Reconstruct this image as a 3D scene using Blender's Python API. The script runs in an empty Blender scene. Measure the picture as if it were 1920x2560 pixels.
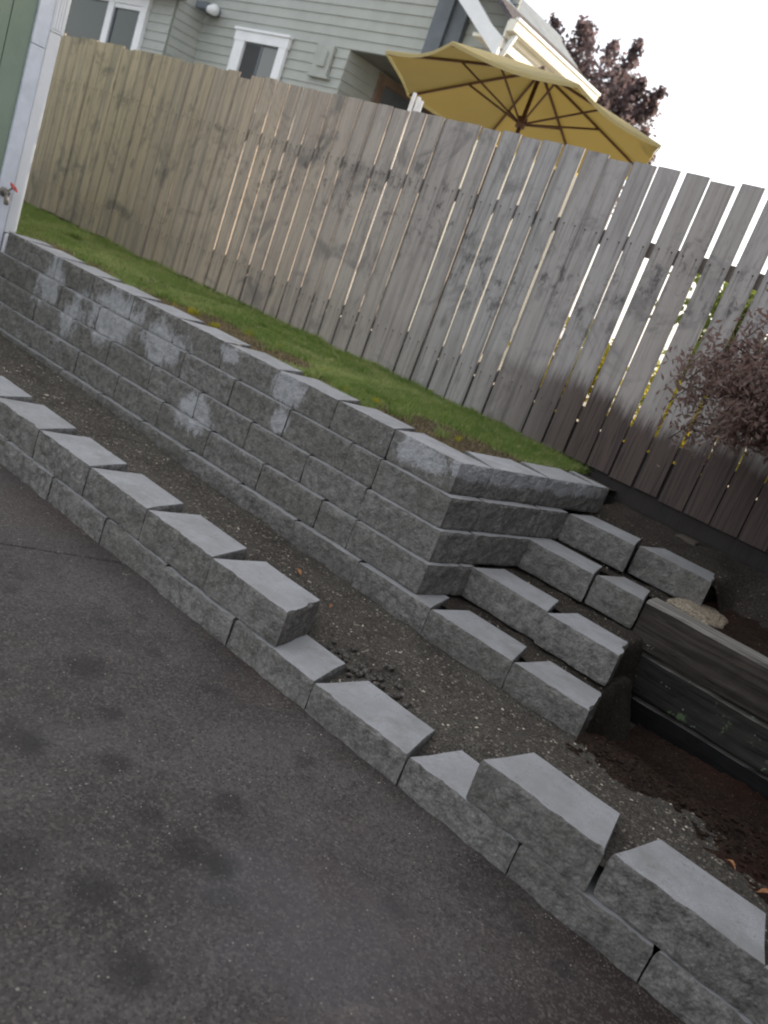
import bpy, bmesh, math, random
import numpy as np
from mathutils import Vector, Matrix, noise as mnoise

# ------------------------------------------------------------------ camera, sky, sun, exposure
scene = bpy.context.scene
COL = scene.collection
cam_d = bpy.data.cameras.new("camera"); cam = bpy.data.objects.new("camera", cam_d); COL.objects.link(cam)
R_ = Vector((0.7268, 0.5961, 0.3416)); U_ = Vector((-0.4281, 0.0043, 0.9037))
F_ = Vector((-0.5372, 0.8029, -0.2582))
U_ = R_.cross(F_).normalized() if R_.cross(F_).z > 0 else F_.cross(R_).normalized()
F_ = U_.cross(R_).normalized(); R_ = F_.cross(U_).normalized()
M = Matrix((R_, U_, -F_)).transposed().to_4x4(); M.translation = Vector((3.018, -2.054, 1.276))
cam.matrix_world = M
cam_d.sensor_fit = 'VERTICAL'; cam_d.sensor_height = 24.0; cam_d.lens = 24.0 * 2119.3 / 2560
cam_d.clip_start = 0.05; cam_d.clip_end = 500
cam_d.dof.use_dof = True; cam_d.dof.focus_distance = 2.7; cam_d.dof.aperture_fstop = 2.6
scene.camera = cam

SUN_EL, SUN_AZ = math.radians(19), math.radians(67)      # azimuth counted from +x towards +y
world = bpy.data.worlds.new("World"); scene.world = world; world.use_nodes = True
wn = world.node_tree.nodes; wl = world.node_tree.links
bg = wn['Background']; sky = wn.new('ShaderNodeTexSky'); sky.sky_type = 'NISHITA'; sky.sun_disc = False
sky.sun_elevation = SUN_EL; sky.sun_rotation = math.pi/2 - SUN_AZ
sky.air_density = 1.0; sky.dust_density = 3.0; sky.ozone_density = 1.0
# thin white high cloud over the clear-sky model
veil = wn.new('ShaderNodeMix'); veil.data_type = 'RGBA'; veil.inputs[0].default_value = 0.55
wl.new(sky.outputs[0], veil.inputs[6]); veil.inputs[7].default_value = (7.2, 7.0, 7.0, 1)
wl.new(veil.outputs[2], bg.inputs[0]); bg.inputs[1].default_value = 0.15
sd = bpy.data.lights.new("sun", 'SUN'); sd.energy = 4.0; sd.angle = math.radians(0.5); sd.color = (1.0, 0.86, 0.68)
so = bpy.data.objects.new("sun", sd); COL.objects.link(so)
sdir = Vector((math.cos(SUN_EL)*math.cos(SUN_AZ), math.cos(SUN_EL)*math.sin(SUN_AZ), math.sin(SUN_EL)))
so.rotation_euler = sdir.to_track_quat('Z', 'Y').to_euler(); so.location = (6, 8, 9)
vs = scene.view_settings; vs.view_transform = 'Standard'; vs.look = 'None'; vs.exposure = 0.98; vs.gamma = 1.0
vs.use_curve_mapping = False
scene.cycles.filter_width = 2.0

rng = random.Random(7); nr = np.random.default_rng(7)

# ------------------------------------------------------------------ node helpers
class NT:
    def __init__(s, name, rough=0.85, spec=0.3):
        s.m = bpy.data.materials.new(name); s.m.use_nodes = True; s.t = s.m.node_tree
        s.b = s.t.nodes['Principled BSDF']; s.b.inputs['Roughness'].default_value = rough
        s.b.inputs['Specular IOR Level'].default_value = spec
    def n(s, typ, **kw):
        o = s.t.nodes.new(typ)
        for k, v in kw.items(): setattr(o, k, v)
        return o
    def l(s, a, b): s.t.links.new(a, b)
    def setv(s, sock, v):
        if hasattr(v, 'is_output'): s.l(v, sock)
        else:
            if isinstance(v, (tuple, list)) and len(v) == 3 and len(sock.default_value) == 4: v = (*v, 1)
            sock.default_value = v
    def pos(s): return s.n('ShaderNodeNewGeometry').outputs['Position']
    def obj(s): return s.n('ShaderNodeTexCoord').outputs['Object']
    def rand(s): return s.n('ShaderNodeObjectInfo').outputs['Random']
    def mapv(s, v, scale=(1, 1, 1), loc=(0, 0, 0)):
        m = s.n('ShaderNodeMapping'); s.l(v, m.inputs[0]); m.inputs['Scale'].default_value = scale
        s.setv(m.inputs['Location'], loc); return m.outputs[0]
    def noise(s, v, scale, det=4, rough=0.6, dist=0):
        o = s.n('ShaderNodeTexNoise'); s.l(v, o.inputs['Vector']); o.inputs['Scale'].default_value = scale
        o.inputs['Detail'].default_value = det; o.inputs['Roughness'].default_value = rough
        o.inputs['Distortion'].default_value = dist; return o.outputs[0]
    def voro(s, v, scale, feat='F1', out=0):
        o = s.n('ShaderNodeTexVoronoi', feature=feat); s.l(v, o.inputs['Vector']); o.inputs['Scale'].default_value = scale
        return o.outputs[out]
    def ramp(s, v, a, b, lo=0., hi=1.):
        o = s.n('ShaderNodeMapRange'); o.interpolation_type = 'SMOOTHSTEP'; s.l(v, o.inputs[0])
        for i, x in zip((1, 2, 3, 4), (a, b, lo, hi)): o.inputs[i].default_value = x
        return o.outputs[0]
    def math(s, op, a, b=0.0, clamp=False):
        o = s.n('ShaderNodeMath', operation=op, use_clamp=clamp); s.setv(o.inputs[0], a); s.setv(o.inputs[1], b); return o.outputs[0]
    def mix(s, f, a, b, mode='MIX'):
        o = s.n('ShaderNodeMix', data_type='RGBA', blend_type=mode); s.setv(o.inputs[0], f)
        s.setv(o.inputs[6], a); s.setv(o.inputs[7], b); return o.outputs[2]
    def col(s, c): s.setv(s.b.inputs['Base Color'], c)
    def bump(s, h, strength=0.5, dist=0.01):
        o = s.n('ShaderNodeBump'); o.inputs['Strength'].default_value = strength; o.inputs['Distance'].default_value = dist
        s.l(h, o.inputs['Height']); s.l(o.outputs[0], s.b.inputs['Normal'])
    def sep(s, v):
        o = s.n('ShaderNodeSeparateXYZ'); s.l(v, o.inputs[0]); return o.outputs
def g(v, k=1.0): return (v*k, v*k, v*k)

# ------------------------------------------------------------------ materials
def sun_patches(N, base, col):
    """patches of reflected sun painted into the face colour of the tall block wall"""
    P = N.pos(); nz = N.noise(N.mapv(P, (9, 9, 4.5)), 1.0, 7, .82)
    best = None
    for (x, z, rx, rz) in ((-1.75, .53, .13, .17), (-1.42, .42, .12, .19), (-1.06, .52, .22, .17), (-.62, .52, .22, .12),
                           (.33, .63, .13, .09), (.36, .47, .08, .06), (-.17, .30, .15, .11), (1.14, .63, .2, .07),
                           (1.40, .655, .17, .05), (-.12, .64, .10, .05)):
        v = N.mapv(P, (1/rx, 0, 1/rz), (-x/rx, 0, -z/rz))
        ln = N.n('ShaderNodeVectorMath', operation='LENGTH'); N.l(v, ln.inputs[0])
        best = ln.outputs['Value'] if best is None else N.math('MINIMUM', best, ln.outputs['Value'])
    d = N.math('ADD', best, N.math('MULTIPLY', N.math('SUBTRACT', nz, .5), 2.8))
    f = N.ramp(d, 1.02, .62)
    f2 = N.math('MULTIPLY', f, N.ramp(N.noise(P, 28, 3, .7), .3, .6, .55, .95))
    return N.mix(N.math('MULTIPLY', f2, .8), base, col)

def block_mats():
    top = NT("block_top", .85, .25); P = top.pos()
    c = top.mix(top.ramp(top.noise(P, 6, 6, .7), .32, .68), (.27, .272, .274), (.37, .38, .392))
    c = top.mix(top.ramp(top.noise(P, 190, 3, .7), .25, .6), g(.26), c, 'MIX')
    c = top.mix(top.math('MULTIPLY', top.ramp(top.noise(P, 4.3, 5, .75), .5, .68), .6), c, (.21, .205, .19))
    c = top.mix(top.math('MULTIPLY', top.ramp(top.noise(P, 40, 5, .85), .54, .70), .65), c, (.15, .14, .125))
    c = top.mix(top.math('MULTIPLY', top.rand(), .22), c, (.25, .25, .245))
    top.col(c); top.bump(top.noise(P, 220, 3, .7), .35, .002)
    def face(name, a, b, sunlit):
        f = NT(name, .95, .15); P = f.pos()
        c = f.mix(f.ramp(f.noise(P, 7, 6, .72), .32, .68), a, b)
        c = f.mix(f.math('MULTIPLY', f.ramp(f.noise(P, 110, 3, .75), .42, .72), .6), c, tuple(x*1.45 for x in b))
        c = f.mix(f.math('MULTIPLY', f.ramp(f.noise(P, 30, 6, .85), .62, .36), .85), c, tuple(x*.5 for x in a))
        c = f.mix(f.math('MULTIPLY', f.rand(), .35), c, (.105, .098, .085))
        if sunlit: c = sun_patches(f, c, (.44, .45, .47))  # pale patches of reflected sunlight mixed into the face colour
        f.col(c); h = f.math('ADD', f.noise(P, 60, 5, .75), f.math('MULTIPLY', f.voro(P, 90), .5)); f.bump(h, .8, .008)
        return f.m
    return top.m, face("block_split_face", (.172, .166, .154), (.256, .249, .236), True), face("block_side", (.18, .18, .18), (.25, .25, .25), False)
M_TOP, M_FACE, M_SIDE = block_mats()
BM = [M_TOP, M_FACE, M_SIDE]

def wood(name, grey, tan, streak=1.0, xlo=-2.6, xhi=0.2, damp=False, dark=.3):
    N = NT(name, .85, .2); P = N.pos(); O = N.obj(); r = N.rand()
    off = N.n('ShaderNodeCombineXYZ'); N.l(N.math('MULTIPLY', r, 37), off.inputs[0]); N.l(N.math('MULTIPLY', r, 11), off.inputs[2])
    add = N.n('ShaderNodeVectorMath', operation='ADD'); N.l(O, add.inputs[0]); N.l(off.outputs[0], add.inputs[1]); V = add.outputs[0]
    grain = N.noise(N.mapv(V, (70, 70, 2.2)), 1.0, 5, .65, .6)
    wide = N.noise(N.mapv(V, (16, 16, .9)), 1.0, 4, .6, 1.0)
    x = N.sep(P)[0]
    c = N.mix(N.ramp(x, xlo, xhi), tan, grey)
    c = N.mix(N.math('MULTIPLY', N.ramp(wide, .44, .68), .6), c, tuple(v*.52 for v in grey))
    c = N.mix(N.math('MULTIPLY', N.ramp(grain, .5, .72), .6*streak), c, tuple(v*dark for v in grey))
    c = N.mix(N.math('MULTIPLY', N.ramp(grain, .45, .28), .45), c, tuple(min(1, v*1.35) for v in grey))
    c = N.mix(N.math('MULTIPLY', r, .30), c, tuple(v*.62 for v in tan))
    r2 = N.math('FRACT', N.math('MULTIPLY', r, 17.3)); c = N.mix(N.math('MULTIPLY', r2, .3), c, (.36, .31, .285))
    # knots
    k = N.voro(N.mapv(V, (6, 6, 3.0)), 1.0); k2 = N.math('ADD', k, N.math('MULTIPLY', N.noise(V, 40, 3, .6), .12))
    c = N.mix(N.math('MULTIPLY', N.ramp(k2, .26, .10), .6), c, tuple(v*.3 for v in grey))
    ex = N.math('ABSOLUTE', N.sep(O)[0]); c = N.mix(N.math('MULTIPLY', N.math('MULTIPLY', N.ramp(ex, .045, .07), .40), N.ramp(N.math('ABSOLUTE', N.sep(N.n('ShaderNodeNewGeometry').outputs['Normal'])[0]), .8, .3)), c, tuple(v*.35 for v in grey))  # board edges darkened, joint shadow lines put into the colour
    # smoky blotches of weathering
    bl = N.noise(N.mapv(P, (3.0, 3.0, 3.6)), 1.0, 4, .65, .8)
    c = N.mix(N.math('MULTIPLY', N.ramp(bl, .52, .70), .6), c, tuple(v*.36 for v in grey))
    # dark weather marks gathered along the two nail lines, and rusty nail heads
    zz = N.sep(O)[2]; rl = N.math('ABSOLUTE', N.math('SUBTRACT', zz, N.math('ADD', .72, N.math('MULTIPLY', r, .42))))
    bm = N.math('MULTIPLY', N.ramp(rl, .34, .02), N.ramp(N.noise(N.mapv(V, (13, 13, 9)), 1.0, 5, .75), .50, .64))
    if damp: c = N.mix(N.math('MULTIPLY', N.math('MULTIPLY', bm, N.ramp(x, -3.0, -1.6, .3, 1)), .75), c, (.06, .056, .06))
    fine = N.ramp(N.noise(N.mapv(V, (34, 34, 7)), 1.0, 5, .8), .52, .70)
    c = N.mix(N.math('MULTIPLY', fine, .4), c, tuple(v*.38 for v in grey))
    if damp:
        nx_ = N.math('ABSOLUTE', N.math('SUBTRACT', N.math('ABSOLUTE', N.sep(O)[0]), .036))
        for zc in (1.152, .25):
            dz = N.math('ABSOLUTE', N.math('SUBTRACT', zz, zc)); dd = N.math('SQRT', N.math('ADD', N.math('MULTIPLY', nx_, nx_), N.math('MULTIPLY', dz, dz)))
            c = N.mix(N.ramp(dd, .0065, .0035), c, (.05, .035, .03))
            st = N.math('MULTIPLY', N.ramp(nx_, .006, .001), N.math('MULTIPLY', N.ramp(N.math('SUBTRACT', zc, zz), .0, .004), N.ramp(N.math('SUBTRACT', zc, zz), .16, .0)))
            c = N.mix(N.math('MULTIPLY', st, .5), c, (.07, .055, .05))
    if damp:   # damp tide mark above the soil at the right-hand end
        z = N.sep(P)[2]
        edge = N.math('ADD', N.math('MULTIPLY', N.noise(N.mapv(P, (1.5, 0, 0)), 1.0, 2, .5), .34), N.math('MULTIPLY', N.noise(N.mapv(V, (60, 60, 5)), 1.0, 4, .7), .22))
        tt = N.ramp(N.math('SUBTRACT', z, edge), .85, .70)
        lat = N.math('ADD', N.math('MULTIPLY', N.ramp(x, .2, 1.2), .9), .12)
        c = N.mix(N.math('MULTIPLY', tt, lat), c, N.mix(N.ramp(grain, .4, .7), (.105, .08, .072), (.055, .046, .043)))
    N.col(c); N.bump(grain, .45, .004); return N.m
M_PICKET = wood("weathered_cedar", (.41, .395, .39), (.57, .465, .36), damp=True)
M_RAIL = wood("rail_cedar", (.2, .17, .14), (.25, .2, .14))
M_TIMBER = wood("old_timber", (.12, .115, .11), (.12, .115, .11), 1.0, -9, -8)
M_DAMP = wood("damp_timber", (.045, .04, .038), (.045, .038, .034), 1.0, -9, -8)

def timber_mat(name, base, moss):
    N = NT(name, .9, .2); P = N.pos(); grain = N.noise(N.mapv(P, (1.6, 30, 34)), 1.0, 5, .65, .5)
    c = N.mix(N.ramp(grain, .35, .7), tuple(v*1.35 for v in base), tuple(v*.35 for v in base))
    c = N.mix(N.math('MULTIPLY', N.ramp(N.noise(P, 4, 4, .7), .45, .7), .6), c, tuple(v*.5 for v in base))
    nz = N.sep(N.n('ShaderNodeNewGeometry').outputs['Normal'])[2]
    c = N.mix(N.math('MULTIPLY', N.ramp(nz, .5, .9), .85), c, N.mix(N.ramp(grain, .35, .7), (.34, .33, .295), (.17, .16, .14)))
    if moss:
        c = N.mix(N.ramp(N.noise(P, 11, 4, .7), .62, .70), c, (.09, .13, .07))
        c = N.mix(N.ramp(N.noise(N.mapv(P, (1, 1, 1), (3, 1, 7)), 22, 3, .6), .66, .74), c, (.26, .33, .25))
    N.col(c); N.bump(grain, .8, .008); return N.m
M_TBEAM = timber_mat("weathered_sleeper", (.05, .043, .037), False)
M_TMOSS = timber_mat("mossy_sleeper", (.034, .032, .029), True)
M_TLOW = timber_mat("shade_black_sleeper", (.012, .012, .012), False)  # lowest sleeper near black, shade of the trench put into its colour

def soil(name, a, b, speck, sf=.1, red=None, sc=55):
    N = NT(name, .95, .1); P = N.pos()
    c = N.mix(N.ramp(N.noise(P, 4.5, 6, .7), .32, .68), a, b)
    c = N.mix(N.math('MULTIPLY', N.ramp(N.noise(P, 90, 5, .8), .45, .7), .8), c, tuple(v*1.9 for v in b))
    c = N.mix(N.math('MULTIPLY', N.ramp(N.noise(P, 120, 4, .8), .56, .4), .75), c, tuple(v*.35 for v in a))
    c = N.mix(N.math('MULTIPLY', N.ramp(N.noise(N.mapv(P, (1, 1, 1), (4, 4, 0)), 5, 4, .7), .48, .68), .45), c, tuple(v*.45 for v in a))
    cell = N.n('ShaderNodeTexVoronoi'); N.l(P, cell.inputs['Vector']); cell.inputs['Scale'].default_value = sc
    sp = N.math('MULTIPLY', N.ramp(cell.outputs[0], .32, .2), N.ramp(N.sep(cell.outputs[1])[0], 1-sf, 1-sf+.04))
    c = N.mix(sp, c, N.mix(N.sep(cell.outputs[1])[1], speck, tuple(v*.5 for v in speck)))
    if red:
        c = N.mix(N.math('MULTIPLY', N.ramp(N.noise(P, 1.8, 4, .65), .45, .7), .6), c, red)
    N.col(c); N.bump(N.math('ADD', N.noise(P, 150, 5, .85), N.math('MULTIPLY', N.noise(P, 16, 4, .6), 1.0)), .9, .008); return N.m
M_SOIL = soil("gritty_soil", (.085, .077, .066), (.125, .115, .098), (.36, .33, .28), .18)
M_DARKSOIL = soil("dark_soil", (.05, .043, .036), (.075, .066, .055), (.25, .2, .15), .12)
M_MULCH = soil("bark_mulch", (.026, .019, .015), (.05, .032, .024), (.15, .11, .075), .18, (.06, .026, .018), 70)
def patio_mat():
    N = NT("exposed_aggregate", .75, .35); P = N.pos(); x = N.sep(P)[0]; y = N.sep(P)[1]
    c = N.mix(N.ramp(N.noise(P, 1.6, 5, .62), .34, .68), (.05, .043, .039), (.096, .086, .081))
    c = N.mix(N.math('MULTIPLY', N.ramp(N.noise(P, 4.2, 4, .6), .55, .74), .7), c, (.033, .03, .03))
    c = N.mix(N.math('MULTIPLY', N.ramp(N.noise(N.mapv(P, (1, 1, 1), (5, 2, 0)), 1.1, 4, .6), .5, .66), .5), c, (.095, .062, .056))
    c = N.mix(N.math('MULTIPLY', N.ramp(N.noise(P, 75, 4, .85), .48, .75), .5), c, (.14, .13, .12))
    c = N.mix(N.math('MULTIPLY', N.ramp(N.noise(P, 110, 3, .8), .54, .36), .6), c, (.02, .019, .02))
    # rust red tint near the kerb at the right
    c = N.mix(N.math('MULTIPLY', N.ramp(N.math('ADD', x, N.math('MULTIPLY', N.noise(P, 3, 4, .6), .8)), 2.75, 3.45), .75), c, (.03, .015, .014))
    # packed stones of uneven tone
    agg = N.n('ShaderNodeTexVoronoi'); N.l(P, agg.inputs['Vector']); agg.inputs['Scale'].default_value = 150
    ar = N.sep(agg.outputs[1]); c = N.mix(N.math('MULTIPLY', N.ramp(ar[0], .55, 1.0), .45), c, (.17, .155, .14)); c = N.mix(N.math('MULTIPLY', N.ramp(ar[1], .6, 1.0), .5), c, (.022, .02, .02))
    # round oily drips
    wp = N.n('ShaderNodeVectorMath', operation='ADD'); N.l(N.mapv(P, (1, 1, 0)), wp.inputs[0])
    wn_ = N.n('ShaderNodeTexNoise'); N.l(P, wn_.inputs['Vector']); wn_.inputs['Scale'].default_value = 9; wn_.inputs['Detail'].default_value = 3
    sc_ = N.n('ShaderNodeVectorMath', operation='SCALE'); N.l(wn_.outputs[1], sc_.inputs[0]); sc_.inputs['Scale'].default_value = .07; N.l(sc_.outputs[0], wp.inputs[1])
    dr = N.n('ShaderNodeTexVoronoi'); N.l(wp.outputs[0], dr.inputs['Vector']); dr.inputs['Scale'].default_value = 4.6
    c = N.mix(N.math('MULTIPLY', N.math('MULTIPLY', N.ramp(dr.outputs[0], .26, .08), N.ramp(N.sep(dr.outputs[1])[0], .35, .6)), .6), c, (.022, .02, .02))
    # paler worn patch near the camera
    lv = N.n('ShaderNodeVectorMath', operation='LENGTH'); N.l(N.mapv(P, (1.6, 1.9, 0), (-1.6*2.30, 1.9*.62, 0)), lv.inputs[0])
    c = N.mix(N.math('MULTIPLY', N.ramp(N.math('ADD', lv.outputs['Value'], N.noise(P, 5, 5, .7)), 1.30, .55), .34), c, (.15, .145, .155))
    best = None
    for (sx_, sy_, sr_) in ((1.45, -.89, .07), (1.96, -.74, .06), (1.80, -1.09, .08), (1.96, -1.0, .06), (2.03, -.70, .05), (1.87, -.54, .05), (2.17, -1.04, .06), (1.2, -.55, .07), (1.62, -.72, .05), (1.5, -1.1, .06)):
        lw = N.n('ShaderNodeVectorMath', operation='LENGTH'); N.l(N.mapv(P, (1/sr_, 1/sr_, 0), (-sx_/sr_, -sy_/sr_, 0)), lw.inputs[0])
        best = lw.outputs['Value'] if best is None else N.math('MINIMUM', best, lw.outputs['Value'])
    c = N.mix(N.math('MULTIPLY', N.ramp(N.math('ADD', best, N.math('MULTIPLY', N.noise(P, 17, 4, .7), .9)), 1.8, .8), .62), c, (.022, .02, .02))
    for sc, th, k in ((95, .94, (.30, .27, .23)), (52, .985, (.45, .42, .36)), (170, .88, (.19, .18, .165))):
        cell = N.n('ShaderNodeTexVoronoi'); N.l(P, cell.inputs['Vector']); cell.inputs['Scale'].default_value = sc
        sp = N.math('MULTIPLY', N.ramp(cell.outputs[0], .3, .16), N.ramp(N.sep(cell.outputs[1])[0], th, th+.03))
        c = N.mix(sp, c, k)
    N.col(c); N.bump(N.math('ADD', N.noise(P, 110, 4, .8), N.math('MULTIPLY', N.noise(P, 10, 3, .6), .6)), .8, .006)
    N.l(N.ramp(N.noise(P, 3, 3, .6), .3, .7, .6, .9), N.b.inputs['Roughness']); return N.m
M_PATIO = patio_mat()

def plain(name, c, rough=.6, spec=.4, var=.12, sc=6, bump=.15):
    N = NT(name, rough, spec); P = N.pos()
    N.col(N.mix(N.ramp(N.noise(P, sc, 5, .65), .3, .72), c, tuple(v*(1-var*2) for v in c)))
    if bump: N.bump(N.noise(P, sc*14, 3, .6), bump, .003)
    return N.m
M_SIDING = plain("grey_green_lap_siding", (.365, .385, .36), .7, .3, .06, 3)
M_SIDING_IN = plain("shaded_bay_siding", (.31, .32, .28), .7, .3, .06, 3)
M_WHITE = plain("white_trim_paint", (.74, .76, .78), .55, .4, .05, 4)
M_WHITE2 = plain("white_board_paint", (.66, .70, .77), .6, .4, .08, 9, .3)
M_CREAM = plain("cream_gutter", (.72, .7, .62), .45, .5, .05)
M_GREEN = plain("sage_green_siding", (.23, .29, .225), .75, .3, .07, 3, .35)
M_DGREY = plain("slate_grey_trim", (.12, .14, .16), .6, .4, .1)
M_BROWN = plain("brown_door_frame", (.22, .155, .12), .6, .4, .15)
M_BLOCKER = plain('sky_light_blocker_boards', (.07, .055, .045), .8, .2, .2, 8)
M_DARKSID = plain("porch_siding", (.16, .17, .155), .7, .3, .08)
M_ROOF = plain("asphalt_shingle", (.13, .12, .13), .9, .2, .25, 18)
M_ROOFB = plain("blue_grey_roof_cap", (.19, .23, .27), .7, .3, .15, 5)
M_METAL = plain("brass_faucet", (.2, .18, .15), .4, .6, .2, 20)
M_RED = plain("red_handle", (.45, .05, .04), .45, .5, .1, 20)
M_YARD = plain("neighbour_paving", (.42, .38, .31), .9, .2, .25, 2)
M_RUST = plain("rust_brown_umbrella_frame", (.11, .055, .038), .5, .4, .15)
M_STONE = soil("mossy_flagstone", (.34, .29, .22), (.44, .38, .29), (.4, .4, .3), .1)
M_LEAF_DRY = plain("dry_leaf", (.42, .2, .09), .7, .2, .3, 40)
M_BALLAST = plain("drain_rock", (.17, .15, .13), .7, .3, .4, 30)
M_GROUND = plain("earth", (.1, .085, .065), .95, .1, .2)
def glassm(name, c, rough=.04):
    N = NT(name, rough, .25); N.col(c); return N.m
M_GLASS = glassm("dark_window_glass", (.035, .045, .042, 1))
M_GLASS2 = glassm("curtained_window_glass", (.16, .17, .165, 1), .08)
def screenm():
    N = NT("window_screen", .8, .1); N.col((.06, .063, .065, 1)); return N.m
M_SCREEN = screenm()
def canvas():
    N = NT("ochre_umbrella_canvas", .85, .1); P = N.pos()
    c = N.mix(N.noise(P, 2, 3, .6), (.34, .295, .16), (.41, .365, .205)); N.col(c)
    N.bump(N.noise(P, 300, 2, .5), .1, .002)
    tr = N.n('ShaderNodeBsdfTranslucent'); N.setv(tr.inputs[0], (.60, .51, .22)); mx = N.n('ShaderNodeMixShader'); mx.inputs[0].default_value = .34
    out = N.t.nodes['Material Output']; N.l(N.b.outputs[0], mx.inputs[1]); N.l(tr.outputs[0], mx.inputs[2]); N.l(mx.outputs[0], out.inputs[0]); return N.m
M_CANVAS = canvas()
def leafm(name, cols, trans=.3, attr=True):
    N = NT(name, .6, .3); P = N.pos(); r = N.n('ShaderNodeTexWhiteNoise'); r.noise_dimensions = '3D'
    sn = N.n('ShaderNodeVectorMath', operation='SNAP'); N.l(P, sn.inputs[0]); sn.inputs[1].default_value = (.012, .012, .5); N.l(sn.outputs[0], r.inputs[0]); nz = N.noise(P, 6, 3, .7)
    c = N.mix(N.ramp(nz, .35, .65), cols[0], cols[1])
    c = N.mix(N.ramp(N.noise(P, 23, 2, .6), .5, .7), c, cols[2])
    c = N.mix(N.math('MULTIPLY', N.ramp(N.noise(P, 2.2, 3, .6), .45, .65), .45), c, tuple(v*1.5 for v in cols[2]))
    c = N.mix(N.math('MULTIPLY', N.ramp(r.outputs[0], .6, 1.0), .5), c, tuple(v*.45 for v in cols[0])); N.col(c)
    tr = N.n('ShaderNodeBsdfTranslucent'); N.setv(tr.inputs[0], tuple(min(1, v*1.5) for v in cols[1])); mx = N.n('ShaderNodeMixShader'); mx.inputs[0].default_value = trans
    out = N.t.nodes['Material Output']; N.l(N.b.outputs[0], mx.inputs[1]); N.l(tr.outputs[0], mx.inputs[2]); N.l(mx.outputs[0], out.inputs[0]); return N.m
M_GRASS = leafm("lawn_blade", ((.13, .21, .05), (.22, .30, .08), (.46, .43, .22)), .45)
M_STRAW = leafm("dry_lawn_blade", ((.22, .17, .09), (.32, .25, .13), (.14, .11, .06)), .2)
M_PLUM = leafm("plum_leaf", ((.09, .07, .075), (.13, .095, .10), (.08, .07, .065)), .5)
M_MAPLE = leafm("maple_leaf", ((.18, .125, .105), (.22, .145, .125), (.14, .135, .105)), .4)
M_YELLOW = leafm("yellow_green_leaf", ((.25, .28, .03), (.45, .36, .03), (.16, .25, .04)), .4)
M_SHRUB = leafm("shrub_leaf", ((.07, .12, .03), (.13, .17, .04), (.22, .2, .04)), .35)
M_BARK = plain("bark", (.09, .07, .06), .9, .1, .3, 20)

# ------------------------------------------------------------------ mesh helpers
def new_obj(name, verts, faces, mats, parent=None, midx=None, smooth=False, loc=None):
    me = bpy.data.meshes.new(name); me.from_pydata([tuple(v) for v in verts], [], faces)
    for m in (mats if isinstance(mats, (list, tuple)) else [mats]): me.materials.append(m)
    if midx is not None: me.polygons.foreach_set('material_index', midx)
    if smooth: me.polygons.foreach_set('use_smooth', [True]*len(me.polygons))
    me.update(); o = bpy.data.objects.new(name, me); COL.objects.link(o)
    if parent is not None: o.parent = parent
    if loc is not None: o.location = loc
    return o
def thing(name, label, cat, loc=(0, 0, 0), group=None, rotz=0):
    o = bpy.data.objects.new(name, None); COL.objects.link(o); o.empty_display_size = .1
    o.location = loc; o.rotation_euler = (0, 0, rotz); tag(o, label, cat, group); return o
def tag(o, label=None, cat=None, group=None, kind=None):
    if label: o['label'] = label
    if cat: o['category'] = cat
    if group: o['group'] = group
    if kind: o['kind'] = kind
    return o
def under(parent, o):
    # things are Empties at their base; their parts hold world-space meshes, sub-parts hang from parts without an offset
    o.parent = parent
    o.matrix_parent_inverse = Matrix.Translation(-Vector(parent.location)) if parent.parent is None else Matrix.Identity(4)
    return o
BOXF = [(0, 3, 2, 1), (4, 5, 6, 7), (0, 1, 5, 4), (1, 2, 6, 5), (2, 3, 7, 6), (3, 0, 4, 7)]
def boxv(x0, x1, y0, y1, z0, z1): return [(x0, y0, z0), (x1, y0, z0), (x1, y1, z0), (x0, y1, z0), (x0, y0, z1), (x1, y0, z1), (x1, y1, z1), (x0, y1, z1)]
def box(name, b, mat, parent=None, T=None, bevel=0.0, loc=None):
    v = boxv(*b)
    if T: v = [T(*p) for p in v]
    o = new_obj(name, v, BOXF, mat, parent, loc=loc)
    if bevel:
        md = o.modifiers.new('b', 'BEVEL'); md.width = bevel; md.segments = 2; md.limit_method = 'ANGLE'
    return o
def tube(name, pts, r, mat, parent=None, seg=8, r1=None, smooth=True):
    pts = [Vector(p) for p in pts]; V = []; F = []
    n = len(pts)
    for i, p in enumerate(pts):
        d = (pts[min(i+1, n-1)] - pts[max(i-1, 0)]).normalized(); a = d.orthogonal().normalized(); b = d.cross(a)
        rr = r if r1 is None else r + (r1-r)*i/(n-1)
        for k in range(seg):
            t = 2*math.pi*k/seg; V.append(p + (a*math.cos(t)+b*math.sin(t))*rr)
    for i in range(n-1):
        for k in range(seg):
            F.append((i*seg+k, i*seg+(k+1) % seg, (i+1)*seg+(k+1) % seg, (i+1)*seg+k))
    F.append(tuple(range(seg))[::-1]); F.append(tuple((n-1)*seg+k for k in range(seg)))
    return new_obj(name, V, F, mat, parent, smooth=smooth)

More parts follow.
